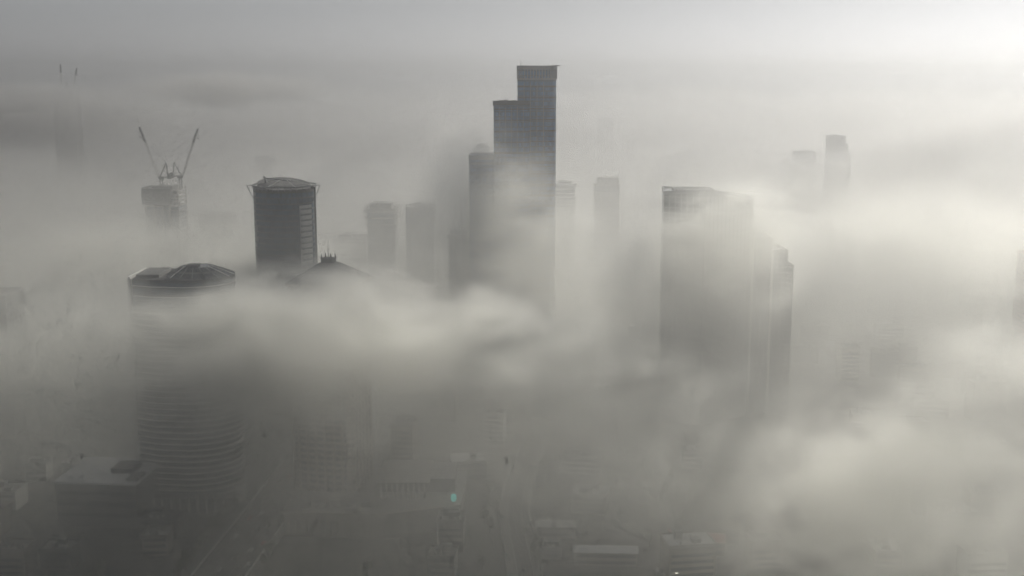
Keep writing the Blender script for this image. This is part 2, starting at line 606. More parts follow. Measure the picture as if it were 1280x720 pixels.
# 5 stepped tower in the middle
p = at(641, 300, 870)
base = thing('stepped_tower', 'tall blue glass tower stepping up in three blocks, tallest of all, in the middle', 'tower', (p.x, 870, 0))


def px_(x):
    return (x - 641) / F / .9995 * 870


def block(name, x0, x1, y0, y1, z1, glass, band, seed, crown=0, round_=False):
    if round_:
        k = (x1 - x0)
        poly = [(x0, y0 + 5), (x0 + 4, y0)] + [(x1 - 5 + 5 * math.sin(R(a)), y0 + 5 - 5 * math.cos(R(a))) for a in range(0, 91, 10)] + [(x1, y1), (x0, y1)]
    else:
        poly = rect(x0, x1, y0, y1)
    w = MB().prism(poly, 0, z1).build(name, M[glass], base)
    n = int((z1 - crown - 4) / 3.9)
    for k in range(1, n + 1):
        heavy = (k % 2 == 0)
        if not heavy:
            continue
        MB().ring(grow(poly, .3 if heavy else .15), grow(poly, -.05), k * 3.9, k * 3.9 + (.9 if heavy else .4)).build('floor_band', M[band], w)
    if crown:
        for k in range(len(poly)):
            a = Vector(poly[k])
            c = Vector(poly[(k + 1) % len(poly)])
            m_ = max(1, int((c - a).length / 2.0))
            for j in range(m_):
                q = a + (c - a) * ((j + .5) / m_)
                e_ = (c - a).normalized()
                q += Vector((e_.y, -e_.x)) * .3
                MB().box(q.x - .3, q.x + .3, q.y - .3, q.y + .3, z1 - crown, z1 - 2.2).build('crown_fin', M['steel'], w)
        MB().ring(grow(poly, .6), grow(poly, -.05), z1 - crown - .8, z1 - crown).build('crown_ledge', M['steel'], w)
    nf = int((x1 - x0) / 4.2)
    for k in range(1, nf):
        x = x0 + (x1 - x0) * k / nf
        if round_ and x > x1 - 5:
            continue
        MB().box(x - .17, x + .17, y0 - .62, y0 - .36, 3, z1 - crown - 3).build('mullion', M['steel'], w)
    MB().ring(grow(poly, .65), grow(poly, -.5), z1 - 2.2, z1 + (.6 if crown else 1)).build('parapet', M['steel' if crown else band], w)
    return w


y1_ = 36
hb = block('high_block', px_(647), px_(695), 3, y1_, at(660, 83, 873).z, 'g_blue', 'dark_steel', 1, 8.5, True)
mb_ = block('middle_block', px_(617.5), px_(661), -8, 2.98, at(640, 128, 862).z, 'g_blue', 'dark_steel', 2)
m2_ = block('middle_block', px_(617.5), px_(646.5), 3.05, 30, at(640, 128, 862).z - .6, 'g_blue', 'dark_steel', 2)
lb = block('low_block', px_(587), px_(617), -5, 26, at(600, 196, 865).z, 'g_blue', 'steel', 3)
zt = at(660, 83, 873).z
MB().bar((px_(651), 8, zt - 1), (px_(651), 8, zt + 4.5), .5, .2).build('mast', M['dark_steel'], base)
MB().bar((px_(690), 6, zt + .7), (px_(699), 1, zt + .4), .6).build('maintenance_arm', M['dark_steel'], base)
MB().box(px_(655), px_(688), 10, 30, zt - 3, zt - .2).build('roof_plant', M['dark_concrete'], base)
for k, xx in enumerate((624, 630, 640)):
    MB().box(px_(xx), px_(xx + 5), -6, -2, at(640, 128, 862).z, at(640, 128, 862).z + 1.4 + .5 * (k % 2)).build('roof_plant', M['dark_concrete'], base)
MB().box(px_(587) - 3, px_(695) + 3, -14, 40, 0, 7).build('podium', M['stone'], base)


# ---- generic towers: glass shell + bands + roof furniture
def tower(name, label, x0, x1, ytop, Y, depth, glass, band, fh=3.6, rz=0, shape='rect', seed=0, bt=.7, bo=.35, cat='tower', npl=3):
    a, c = at(x0, ytop, Y), at(x1, ytop, Y)
    w = (c.x - a.x) / 2
    z1 = a.z
    o = thing(name, label, cat, ((a.x + c.x) / 2, Y + depth / 2, 0), rz)
    if shape == 'round':
        poly = oval(w, depth / 2, 40)
    elif shape == 'soft':
        poly = oval(w, depth / 2, 40, 5)
    elif shape == 'chamfer':
        poly = rect(-w, w, -depth / 2, depth / 2, min(w, depth / 2) * .3)
    else:
        poly = rect(-w, w, -depth / 2, depth / 2)
    shell(o, poly, 0, z1, glass, band, fh, bt, bo)
    if npl:
        plants(o, -w * .6, w * .6, -depth * .3, depth * .3, z1, npl, seed, 'dark_concrete')
    r_ = random.Random(seed * 7 + 1)
    for k in range(2 + seed % 2):
        x, y, h = r_.uniform(-w * .7, w * .7), r_.uniform(-depth * .35, 0), r_.uniform(3, 8)
        MB().bar((x, y, z1), (x, y, z1 + h), .35, .12).build('roof_mast', M['dark_steel'], o)
    return o, w, z1


# 6 behind the stepped tower, round cap
o, w, z = tower('capped_tower', 'pale round tower with a wide flat cap, just right of the stepped tower', 694, 720, 236, 1180, 22, 'g_grey', 'white', shape='round', npl=0)
MB().prism(oval(w + 1.2, 12.4, 40), z + 1.5, z + 5).build('cap', M['white'], o)
MB().prism(oval(w - 3, 9, 40), z + 5, z + 7).build('cap_roof', M['roof_grey'], o)
# 7
o, w, z = tower('slim_tower', 'slim pale tower with a set back penthouse, standing between stepped tower and right slab', 744, 775, 232, 1300, 26, 'g_grey', 'concrete')
MB().box(-w + 3, w - 1, -8, 8, z, z + 8).build('penthouse', M['concrete'], o)
MB().box(w - .4, w + .5, -14, -13, 0, z + 3).build('corner_column', M['white'], o)
MB().box(w + 3.6, w + 4.4, -14, -13, 0, z - 5).build('corner_column', M['white'], o)
for k in range(int(z / 11)):
    MB().box(w + .5, w + 3.6, -14, -13.4, 4 + k * 11, 4.8 + k * 11).build('bracing_beam', M['white'], o)
o, w, z = tower('distant_tower', 'faint distant tower in the haze above the slim tower', 748, 767, 150, 2500, 34, 'g_grey', 'steel')
# 8
o, w, z = tower('ledged_tower', 'dark tower with projecting ledges below its top, left of the flat topped dark tower', 459, 493, 263, 1100, 28, 'g_dark', 'dark_concrete', seed=4)
for k, (dz, ex) in enumerate(((-1, 4), (-7, 3), (-13, 1.5))):
    MB().box(-w - ex, w + ex, -15.5, 15.5, z + dz - 1, z + dz).build('ledge', M['concrete'], o)
MB().box(-w + 2, w - 3, -11, 11, z, z + 6).build('penthouse', M['dark_concrete'], o)
for x in (-w - 3, w + 3):
    for y in (-14, 14):
        MB().bar((x, y, z - 1), (x * .96, y, z + 3), .7).build('corner_fin', M['steel'], o)
o, w, z = tower('flat_topped_tower', 'plain flat topped dark tower, right of the ledged tower', 507, 542, 261, 1090, 30, 'g_dark', 'dark_steel', seed=5, bo=.2)
o, w, z = tower('mid_rise_block', 'lower dark block against the left side of the ledged tower', 417, 457, 300, 1120, 30, 'g_grey', 'dark_concrete', seed=6, cat='building')
MB().box(-w + 4, -w + 16, -10, 10, z, z + 4).build('penthouse', M['dark_concrete'], o)
o, w, z = tower('mid_rise_block', 'small faint block right beside the round dark tower', 396, 410, 296, 1180, 20, 'g_grey', 'dark_concrete', seed=7, cat='building', npl=1)
# 9
o, w, z = tower('overhanging_block', 'mid height grey block with an overhanging roof, in front of the stepped tower', 561, 599, 297, 960, 26, 'g_grey', 'concrete', seed=8, cat='building')
MB().box(-w - 2, w + 3.5, -15, 14, z, z + 2.2).build('overhanging_roof', M['concrete'], o)
MB().box(-w + 1, w - 7, -9, 9, z + 2.2, z + 5).build('penthouse', M['concrete'], o)
MB().bar((-2.6, 0, z + 5), (-2.6, 0, z + 30), .9, .4).build('mast', M['dark_steel'], o)
MB().box(-w + 9, -w + 10, -13.9, -13.4, 0, z).build('pier', M['concrete'], o)
# 10
o, w, z = tower('domed_tower', 'faint tower with a domed top peeping over the lowest step of the stepped tower', 592, 613, 188, 1650, 24, 'g_grey', 'concrete', shape='round', npl=0)
dm = MB()
prev = oval(w, 12, 24)
zz = z
for k in range(1, 6):
    a = R(k * 17)
    nx = oval(w * math.cos(a), 12 * math.cos(a), 24)
    dm.prism(prev, zz, z + w * .8 * math.sin(a), nx)
    prev, zz = nx, z + w * .8 * math.sin(a)
dm.build('dome', M['concrete'], o)
o, w, z = tower('distant_tower', 'faint distant tower in the haze above the round dark tower', 319, 340, 197, 2000, 28, 'g_grey', 'steel', seed=9)
o, w, z = tower('long_slab_block', 'long faint slab half sunk in fog right of the unfinished tower', 248, 290, 269, 1300, 20, 'g_grey', 'concrete', seed=10, cat='building')

# 11 right hand slab cluster
base = thing('grand_slab_tower', 'broad grey slab tower with an angled roofline and stepped right wing', 'tower', (at(885, 300, 800).x, 800, 0))
ax = at(829, 300, 800).x - base.location.x
bx = at(880, 300, 790).x - base.location.x
cx_ = at(940, 300, 812).x - base.location.x
zL = at(829, 241, 800).z
zM = at(880, 239, 788).z
zR = at(940, 249, 812).z
poly = [(ax, 0), (bx, -12), (cx_, 12), (cx_ - 4, 34), (ax + 3, 34)]
zf = lambda x, y: zL + (zM - zL) * (x - ax) / (bx - ax) if x <= bx else zM + (zR - zM) * (x - bx) / (cx_ - bx)
MB().prism(poly, 0, zf).build('glass_wall', M['g_grey'], base)
for k in range(1, 45):
    z = k * 3.6
    if z < min(zL, zR) - 4:
        MB().ring(grow(poly, .25), grow(poly, -.05), z, z + .6).build('floor_band', M['steel'], base)
b = MB()
gp, ip = grow(poly, .5), grow(poly, -.4)
n = len(poly)
bb = 0
for P, z_ in ((gp, -1.2), (gp, 1.1), (ip, -1.2), (ip, 1.1)):
    b.v += [(x, y, zf(x, y) + z_) for x, y in P]
for i in range(n):
    j = (i + 1) % n
    b.f += [(i, j, n + j, n + i), (2 * n + j, 2 * n + i, 3 * n + i, 3 * n + j), (n + i, n + j, 3 * n + j, 3 * n + i), (j, i, 2 * n + i, 2 * n + j)]
b.build('parapet', M['steel'], base)
for P0, P1 in (((ax, 0), (bx, -12)), ((bx, -12), (cx_, 12))):
    P0, P1 = Vector(P0), Vector(P1)
    e_ = (P1 - P0).normalized()
    nn = Vector((e_.y, -e_.x)) * .55
    m_ = int((P1 - P0).length / 3.6)
    for k in range(1, m_):
        q = P0 + (P1 - P0) * k / m_ + nn
        MB().box(q.x - .22, q.x + .22, q.y - .22, q.y + .22, 4, zf(q.x, q.y) - 1.5).build('mullion', M['steel'], base)
MB().box(ax + 8, ax + 34, 4, 26, min(zL, zR) - 3, zM - .6).build('roof_plant', M['dark_concrete'], base)
lx = base.location.x
for nm, x0, x1, yt, yf, dd in (('wing', 940, 966, 299, 818, 28), ('wing', 966.3, 985, 314, 815, 26), ('wing', 985.3, 992, 333, 812, 22)):
    p0, p1 = at(x0, yt, yf), at(x1, yt, yf)
    pl = rect(p0.x - lx, p1.x - lx, yf - 800, yf - 800 + dd)
    wg = MB().prism(pl, 0, p0.z).build(nm, M['g_grey'], base)
    for k in range(1, int((p1.x - p0.x) / 3.2)):
        q_ = pl[0][0] + (pl[1][0] - pl[0][0]) * k / int((p1.x - p0.x) / 3.2)
        MB().box(q_ - .2, q_ + .2, pl[0][1] - .55, pl[0][1] - .22, 4, p0.z - 1).build('mullion', M['steel'], wg)
    for k in range(1, int(p0.z / 3.6)):
        MB().ring(grow(pl, .2), grow(pl, -.05), k * 3.6, k * 3.6 + .7).build('floor_band', M['steel'], wg)
    MB().ring(grow(pl, .35), grow(pl, -.4), p0.z - .8, p0.z + 1.1).build('parapet', M['concrete'], wg)
for xx, yt in ((942, 300), (966, 316)):
    q = at(xx, yt, 812)
    MB().box(q.x - lx - .7, q.x - lx + .7, 12.0, 13.6, 0, q.z + 1.5).build('pier', M['white'], base)
q = at(964.5, 288, 818)
MB().bar((q.x - lx, 22, q.z - 8), (q.x - lx, 22, q.z + 1), .5, .2).build('mast', M['dark_steel'], base)

# 12 far pair
o, w, z = tower('distant_tower', 'shorter flat topped tower of the distant pair at upper right', 995, 1020, 191, 1680, 23, 'g_grey', 'steel', seed=11)
o, w, z = tower('distant_tower', 'taller tower of the distant pair at upper right, its top stepping down to the right', 1038, 1057, 171, 1680, 23, 'g_grey', 'steel', seed=12, npl=1)
for xx, yt in ((1060, 180), (1065, 190)):
    q = at(xx, yt, 1680)
    pl = rect(w + .02 if xx == 1060 else w + 4.9, w + 4.8 if xx == 1060 else w + 10, -11, 10.5)
    MB().prism(pl, 0, q.z).build('step_block', M['g_grey'], o)
# 13 right border
o, w, z = tower('pink_stone_tower', 'pinkish stone tower cut by the right border, rising from bright fog', 1293, 1336, 322, 900, 30, 'g_grey', 'pink_stone', seed=13, bt=1.9, bo=.5)
MB().box(-w + 2.5, w - 4, -11, 11, z, z + 4.2).build('penthouse', M['pink_stone'], o)
o, w, z = tower('hazy_block', 'faint broad block sunk in shade at the left border', -70, 6, 372, 760, 30, 'g_grey', 'dark_concrete', seed=14, cat='building')

# 14 far cranes over the fog at upper left, on a far tower
o, w, z = tower('distant_tower', 'distant tower buried in the upper left fog bank under two far cranes', 66, 92, 124, 1900, 30, 'g_grey', 'concrete', seed=15, npl=0)
xo = o.location.x
zf_ = z + 1.5
cg = 'far cranes above the upper left fog bank'
luffer(xo - 4, 1915, z, 8, -2.5, 46, 1, 'faint far crane with an almost upright jib above the upper left fog bank', cg, 1.2)
luffer(xo + 7, 1915, z, 8, 12, 40, 1, 'faint far crane with its jib leaning right above the upper left fog bank', cg, 1.2)

# ------------------------------------------------------------------ low buildings near the lower edge
# white roofed hall, lower left
wr = thing('white_roofed_hall', 'low dark walled hall with a bright white flat roof, lower left beside the striped tower', 'building', (-218, 622, 0), R(-4))
MB().box(-21, 22, -20, 20, 0, 24).build('wall', M['dark_concrete'], wr)
MB().box(-22, 23, -21, 21, 24, 25).build('roof', M['white_roof'], wr)
MB().box(3, 15, -5, 9, 25, 27.6).build('roof_plant', M['roof_dark'], wr)
MB().box(16, 22, -17, -6, 25, 26.4).build('roof_plant', M['roof_grey'], wr)
for z in (6, 12, 18):
    MB().box(-20, 21, -20.4, -20.02, z, z + 2).build('window_band', M['window'], wr)


def lowrise(x, y, w, d, h, rz, wallm, roofm, label, name='low_building', group=None, floors=True, gable=False, seed=0, npl=2):
    o = thing(name, label, 'building', (x, y, 0), rz, group)
    MB().box(-w / 2, w / 2, -d / 2, d / 2, 0, h).build('wall', M[wallm], o)
    if gable:
        b = MB()
        b.v = [(-w / 2 - .6, -d / 2 - .6, h), (w / 2 + .6, -d / 2 - .6, h), (w / 2 + .6, d / 2 + .6, h), (-w / 2 - .6, d / 2 + .6, h), (-w / 2 - .6, 0, h + d * .16), (w / 2 + .6, 0, h + d * .16)]
        b.f = [(0, 1, 5, 4), (2, 3, 4, 5), (0, 4, 3), (1, 2, 5), (0, 3, 2, 1)]
        b.build('roof', M[roofm], o)
    else:
        MB().box(-w / 2 - .3, w / 2 + .3, -d / 2 - .3, d / 2 + .3, h, h + .5).build('roof', M[roofm], o)
        MB().ring(rect(-w / 2 - .35, w / 2 + .35, -d / 2 - .35, d / 2 + .35), rect(-w / 2, w / 2, -d / 2, d / 2), h + .5, h + 1.2).build('parapet', M[wallm], o)
        plants(o, -w * .4, w * .4, -d * .35, d * .35, h + .5, npl, seed, 'roof_grey')
        r_ = random.Random(seed + 50)
        for k in range(3):
            x, y = r_.uniform(-w * .4, w * .4), -d * .42 + k * .9
            MB().cyl(x, y, h + .51, h + 2.1, .55, n=10).build('water_tank', M['white'], o)
    if floors:
        for k in range(int(h / 3.3)):
            z = 1.1 + k * 3.3
            if z + 1.6 < h:
                MB().box(-w / 2 + 1, w / 2 - 1, -d / 2 - .12, -d / 2 - .01, z, z + 1.5).build('window_band', M['window'], o)
    return o


q = at(757, 702, 555)
lowrise(q.x, 556, 31, 9, 7, R(-3), 'concrete', 'white_roof', 'long shed with a bright pale roof, nearest the bottom edge right of centre', 'market_shed', 'pale roofed sheds near the bottom edge', gable=True)
q = at(700, 678, 590)
lowrise(q.x - 2, 592, 20, 9, 6, R(-3), 'concrete', 'white', 'smaller pale roofed shed behind the long bright shed', 'market_shed', 'pale roofed sheds near the bottom edge', gable=True)
lowrise(at(690, 700, 560).x, 566, 10, 12, 5, 0, 'dark_concrete', 'concrete', 'small flat shed squeezed left of the long bright shed', 'market_shed', 'pale roofed sheds near the bottom edge', npl=1)
q = at(884, 690, 570)
lowrise(q.x, 571, 17, 12, 7, R(-8), 'cream', 'red_roof', 'small house with a red roof near the bottom, right of the pale sheds', 'red_roofed_house', gable=True)
q = at(905, 697, 566)
lowrise(q.x + 2, 584, 17, 10, 8, R(-8), 'cream', 'cream', 'cream house with a pitched roof behind the red roofed house', 'pitched_roof_house', gable=True)
q = at(205, 660, 585)
lowrise(-182, 592, 20, 12, 10, R(-3), 'dark_concrete', 'roof_dark', 'dark annex with a row of pale columns in front of the striped tower', 'annex_building', npl=2)
for k in range(9):
    pass
# loose city fabric, mostly sunk in fog
lots = []
keep = [(-175, 652, 48), (-92, 640, 45), (-60, 620, 45), (-218, 622, 38), (0, 870, 60), (140, 815, 62), (-145, 770, 30), (-182, 592, 14),
        (43, 556, 22), (22, 592, 18), (92, 571, 12), (102, 584, 12), (-230, 765, 60), (18, 566, 10)]
wl = ['cream', 'concrete', 'white', 'stone', 'dark_concrete']
rl = ['roof_grey', 'concrete', 'white_roof', 'roof_dark', 'roof_grey']
kinds = {'cream': 'cream', 'concrete': 'grey', 'white': 'white', 'stone': 'sandy', 'dark_concrete': 'dark'}
tries = 0
while len(lots) < 78 and tries < 6000:
    tries += 1
    Y = 535 + (rnd.random() ** 1.25) * 560
    X = rnd.uniform(-.46, .46) * Y
    w, d = rnd.uniform(12, 26), rnd.uniform(11, 20)
    rd = max(w, d) * .62
    if any((X - a) ** 2 + (Y - b_) ** 2 < (rd + c) ** 2 for a, b_, c in keep):
        continue
    if abs(X + 134 - (Y - 620) * .03) < 20 + rd or abs(X - 6 - max(0, Y - 640) * .1) < 8 + rd or abs(X - 155 - (Y - 600) * .03) < 9 + rd or Y < 528 + rd:
        continue
    keep.append((X, Y, rd))
    lots.append((X, Y, w, d))
for i, (X, Y, w, d) in enumerate(lots):
    wm = wl[rnd.randrange(5)]
    rm = rl[rnd.randrange(5)]
    side = 'left' if X < -134 else ('between the two roads' if X < 5 else 'right')
    where = {'left': 'west of the wide road', 'between the two roads': 'between wide road and curved lane', 'right': 'east of the curved lane'}[side]
    far_ = 'near the bottom edge' if Y < 640 else ('in the middle distance' if Y < 820 else 'far back under the fog')
    h = rnd.choice((7, 10, 10, 13, 16)) if Y < 700 else rnd.choice((10, 13, 16, 20, 26))
    lab = f'{kinds[wm]} flat roofed block {where}, {far_}'
    lowrise(X, Y, w, d, h, R(rnd.uniform(-12, 12)), wm, rm, lab, 'low_building', f'{kinds[wm]} low blocks {where} {far_}', seed=i, npl=2)


# barriers of the wide road
wide = [(-143, 380), (-140, 540), (-134, 620), (-128, 720), (-118, 900)]
for sd, lab in ((1, 'low pale concrete barrier along the left edge of the wide road'), (-1, 'low pale concrete barrier along the right edge of the wide road')):
    P = offset(wide, sd * 13.1)
    wl_ = thing('road_barrier', lab, 'barrier', (0, 0, 0), 0, 'barriers of the wide road')
    wl_['kind'] = 'thing'
    b = MB()
    c = MB()
    for i in range(len(P) - 1):
        b.bar((*P[i], .55), (*P[i + 1], .55), .9)
        c.bar((*P[i], 1.15), (*P[i + 1], 1.15), .3)
    b.build('barrier_body', M['white'], wl_)
    c.build('hand_rail', M['pale_steel'], wl_)

# low concrete walls either side of the curved lane
lane = [(6, 528), (6.5, 545), (3, 590), (1, 625), (4, 670), (16, 760)]
for sd, lab in ((-1, 'long pale concrete wall edging the curved lane on its left side'), (1, 'long pale concrete wall edging the curved lane on its right side')):
    P = offset(lane, -sd * 8.2)
    wl_ = thing('lane_wall', lab, 'wall', (0, 0, 0), 0, 'walls of the curved lane')
    b = MB()
    c = MB()
    for i in range(len(P) - 1):
        b.bar((*P[i], .9), (*P[i + 1], .9), 1.0)
        c.bar((*P[i], 1.53), (*P[i + 1], 1.53), .25)
    wl_['kind'] = 'thing'
    b.build('wall_body', M['white'], wl_)
    c.build('coping', M['concrete'], wl_)


# ------------------------------------------------------------------ trees
def tree(seed, hh):
    r_ = random.Random(seed)
    t_ = thing('street_tree', 'x', 'tree')
    b = MB()
    b.bar((0, 0, 0), (.1, 0, hh * .45), .5, .32)
    for k in range(5):
        a = k * 1.3
        b.bar((.1, 0, hh * (.35 + .02 * k)), (math.cos(a) * hh * .22, math.sin(a) * hh * .22, hh * .68), .22, .1)
    b.build('trunk', M['bark'], t_)
    b = MB()
    for c_ in range(9):
        cx, cy, cz = r_.uniform(-.24, .24) * hh, r_.uniform(-.24, .24) * hh, hh * r_.uniform(.5, .86)
        cr = hh * r_.uniform(.12, .2)
        for k in range(70):
            d = Vector((r_.gauss(0, 1), r_.gauss(0, 1), r_.gauss(0, .8))).normalized() * cr * r_.uniform(.45, 1.05)
            q = Vector((cx, cy, cz)) + d
            u = Vector((r_.gauss(0, 1), r_.gauss(0, 1), r_.gauss(0, 1))).normalized()
            w_ = u.orthogonal().normalized()
            s_ = r_.uniform(.22, .45)
            kk = len(b.v)
            b.v += [tuple(q + u * s_), tuple(q + w_ * s_), tuple(q - u * s_), tuple(q - w_ * s_)]
            b.f.append((kk, kk + 1, kk + 2, kk + 3))
    b.build('crown', M['leaf'], t_)
    return t_


protos = [tree(1, 9), tree(2, 7.5), tree(3, 11)]
spots = []
for x, y in [(612, 668), (606, 655), (618, 640), (668, 700), (664, 688), (672, 712), (660, 676), (676, 694)]:
    v = at(x, y, 600)
    Yg = 600 * CAMZ / (CAMZ - v.z)
    spots.append((v.x * Yg / 600, Yg, 'lane'))
for k in range(34):
    for _ in range(60):
        Y = rnd.uniform(532, 700)
        X = rnd.uniform(-.42, .42) * Y
        if any((X - a) ** 2 + (Y - b_) ** 2 < (c + 3) ** 2 for a, b_, c in keep) or abs(X + 134) < 20 or abs(X - 4) < 9 or abs(X - 155) < 10:
            continue
        keep.append((X, Y, 4))
        spots.append((X, Y, 'lot'))
        break
for k in range(12):
    spots.append((-120.5 + k * .7, 548 + k * 12, 'road'))
    spots.append((-157.5 + k * .35, 536 + k * 9.5, 'road'))
tl = {'lane': ('dark leafy tree standing beside the curved lane near the bottom edge', 'trees beside the curved lane'),
      'lot': ('leafy tree between low blocks near the bottom edge', 'trees between the low blocks'),
      'road': ('small leafy street tree on the pavement of the wide road', 'trees along the wide road')}
for i, (x, y, k) in enumerate(spots):
    o = protos[i] if i < 3 else copy_tree(protos[rnd.randrange(3)])
    o.location = (x, y, .1)
    sc = rnd.uniform(.8, 1.15)
    o.scale = (sc, sc, sc)
    o.rotation_euler = (0, 0, rnd.uniform(0, 6))
    o['label'], o['group'] = tl[k]


# ------------------------------------------------------------------ cars
def car(col, nm):
    t_ = thing('car', 'x', 'car')
    m = pmat('car_paint_' + nm, col, .3, .2, var=.05)
    b = MB()
    prof = [(-2.2, .35), (2.2, .35), (2.25, .75), (1.3, .95), (.7, 1.42), (-1.2, 1.45), (-1.9, 1.0), (-2.25, .9)]
    kk = len(b.v)
    for sy, w in ((-1, .88), (1, .88)):
        b.v += [((x), sy * (w if z < 1.1 else .72), z) for x, z in prof]
    nn = len(prof)
    b.f = [tuple(range(nn)), tuple(nn * 2 - 1 - i for i in range(nn))] + [(i, nn + i, nn + (i + 1) % nn, (i + 1) % nn) for i in range(nn)]
    b.build('body', m, t_)
    MB().box(.75, 1.25, -.66, .66, 1.0, 1.3).build('windscreen', M['window'], t_)
    for sy in (-1, 1):
        MB().box(-1.2, .7, sy * .8 - .03, sy * .8 + .03, 1.0, 1.34).build('side_window', M['window'], t_)
        for x in (-1.4, 1.4):
            b = MB().cyl(0, 0, -.11, .11, .33, n=14)
            w_ = b.build('wheel', M['tyre'], t_)
            w_.rotation_euler = (R(90), 0, 0)
            w_.location = (x, sy * .82, .33)
    return t_


cars = {'white': car((.7, .7, .7), 'white'), 'silver': car((.35, .36, .37), 'silver'), 'black': car((.03, .03, .035), 'black'), 'red': car((.4, .04, .03), 'red')}
usedc = set()
cs = []
for k in range(22):
    Y = 545 + k * 8.5 + rnd.uniform(-2, 2)
    lane = rnd.choice((-10.5, -6.3, -2, 2.2, 6.5, 10.6))
    cs.append((-140 + (Y - 540) * .068 + lane, Y, R(86 if lane > 0 else -94), 'driving on the wide road beside the striped tower', 'cars on the wide road'))
for k in range(8):
    cs.append((70 + k * 3.1, 545.5 if k < 4 else 596, R(90), 'parked in a row beside the low houses east of the curved lane', 'parked cars east of the curved lane'))
cs.append((5.5, 548, R(88), 'driving along the curved lane', 'cars on the curved lane'))
for x, y, rz, wh, gr in cs:
    c = rnd.choice(['white', 'white', 'silver', 'black', 'red'])
    o = cars[c] if c not in usedc else copy_tree(cars[c])
    usedc.add(c)
    o.location = (x, y, .14 if 'lane' in gr and 'curved lane' in wh else .04)
    if 'driving along' in wh:
        o.location.z = .03
    if 'parked' in wh:
        o.location.z = .005
    o.rotation_euler = (0, 0, rz)
    o['label'] = f'{c} car {wh}'
    o['group'] = gr

# ------------------------------------------------------------------ street lamps that still burn
lp = thing('street_lamp', 'x', 'street lamp')
MB().cyl(0, 0, 0, 9, .14, .09, 10).build('pole', M['steel'], lp)
MB().bar((0, 0, 8.9), (1.8, 0, 9.3), .14).build('arm', M['steel'], lp)
MB().box(1.4, 2.5, -.3, .3, 9.25, 9.45).build('lamp_head', M['dark_steel'], lp)
MB().box(1.45, 2.45, -.25, .25, 9.05, 9.25).build('lamp_glass', M['lamp'], lp)
lamps = [(525, 586, 'lit street lamp behind the podium block, its left one'), (564, 597, 'lit street lamp behind the podium block, above the cyan panel'),
         (1004, 578, 'lone lit street lamp in the bright fog below the right slab tower'),
         (846, 716, 'lit street lamp at the bottom edge right of the pale shed'), (1172, 594, 'lit street lamp far right under the bright fog bank'),
         (1104, 660, 'faint lit street lamp at lower right between low houses')]
for i, (x, y, lab) in enumerate(lamps):
    v = at(x, y, 600)
    Yg = 600 * (CAMZ - 9.2) / (CAMZ - v.z)
    o = lp if i == 0 else copy_tree(lp)
    o.location = (v.x * Yg / 600 - 2, Yg, 0)
    o['label'] = lab
    o['group'] = 'street lamps still burning'
    if i == 0 or i == 1:
        o.location.z = 0

# ------------------------------------------------------------------ light
w = bpy.data.worlds.new('World')
S.world = w
w.use_nodes = True
nt = w.node_tree
bg = nt.nodes['Background']
sky = nt.nodes.new('ShaderNodeTexSky')
sky.sky_type = 'NISHITA'
sky.sun_disc = False
SE, SA = 26, 30
sky.sun_elevation = R(SE)
sky.sun_rotation = R(SA)
sky.air_density = 1.0
sky.dust_density = .6
sky.ozone_density = 1.0
hs = nt.nodes.new('ShaderNodeHueSaturation')
hs.inputs['Saturation'].default_value = .12
nt.links.new(sky.outputs[0], hs.inputs['Color'])
tint = nt.nodes.new('ShaderNodeMix')      # cool morning white balance of the sky
tint.data_type = 'RGBA'
tint.blend_type = 'MULTIPLY'
tint.inputs['Factor'].default_value = 1
tint.inputs['B'].default_value = (.96, .98, 1.03, 1)
nt.links.new(hs.outputs[0], tint.inputs['A'])
nt.links.new(tint.outputs['Result'], bg.inputs[0])
bg.inputs[1].default_value = .05
sl = bpy.data.lights.new('sun', 'SUN')
sl.energy = 4.2
sl.angle = R(.5)
sl.color = (1, .955, .86)
so = bpy.data.objects.new('sun', sl)
C.objects.link(so)
d = Vector((math.sin(R(SA)) * math.cos(R(SE)), math.cos(R(SA)) * math.cos(R(SE)), math.sin(R(SE))))
so.rotation_euler = d.to_track_quat('Z', 'Y').to_euler()


# ------------------------------------------------------------------ air
def volmat(n, dens, g, grid=False, col=(.95, .95, .95)):
    m = bpy.data.materials.new(n)
    m.use_nodes = True
    t = m.node_tree
    t.nodes.clear()
    o = t.nodes.new('ShaderNodeOutputMaterial')
    p = t.nodes.new('ShaderNodeVolumePrincipled')
    p.inputs['Density'].default_value = dens
    p.inputs['Anisotropy'].default_value = g
    p.inputs['Color'].default_value = (*col, 1)
    p.inputs['Density Attribute'].default_value = 'density' if grid else ''
    t.links.new(p.outputs[0], o.inputs['Volume'])
    return m


hz = MB().box(-7000, 7000, -500, 11000, -1, 290).build('haze', volmat('haze_air', .00036, .74, col=(.58, .59, .61)))
hz['kind'] = 'stuff'


class Ex:
    """tiny arithmetic on geometry-node sockets"""
    def __init__(s, nt, sock):
        s.nt = nt
        s.s = sock

    def op(s, o, *a):
        n = s.nt.nodes.new('ShaderNodeMath')
        n.operation = o
        for i, x in enumerate((s,) + a):
            if isinstance(x, Ex):
                s.nt.links.new(x.s, n.inputs[i])
            else:
                n.inputs[i].default_value = x
        return Ex(s.nt, n.outputs[0])

    def __add__(s, o): return s.op('ADD', o)
    def __sub__(s, o): return s.op('SUBTRACT', o)
    def __mul__(s, o): return s.op('MULTIPLY', o)
    __radd__ = __add__
    __rmul__ = __mul__

    def sm(s, a, b, lo=0., hi=1.):
        n = s.nt.nodes.new('ShaderNodeMapRange')
        n.interpolation_type = 'SMOOTHSTEP'
        s.nt.links.new(s.s, n.inputs[0])
        for i, x in enumerate((a, b, lo, hi)):
            if isinstance(x, Ex):
                s.nt.links.new(x.s, n.inputs[i + 1])
            else:
                n.inputs[i + 1].default_value = x
        return Ex(s.nt, n.outputs[0])


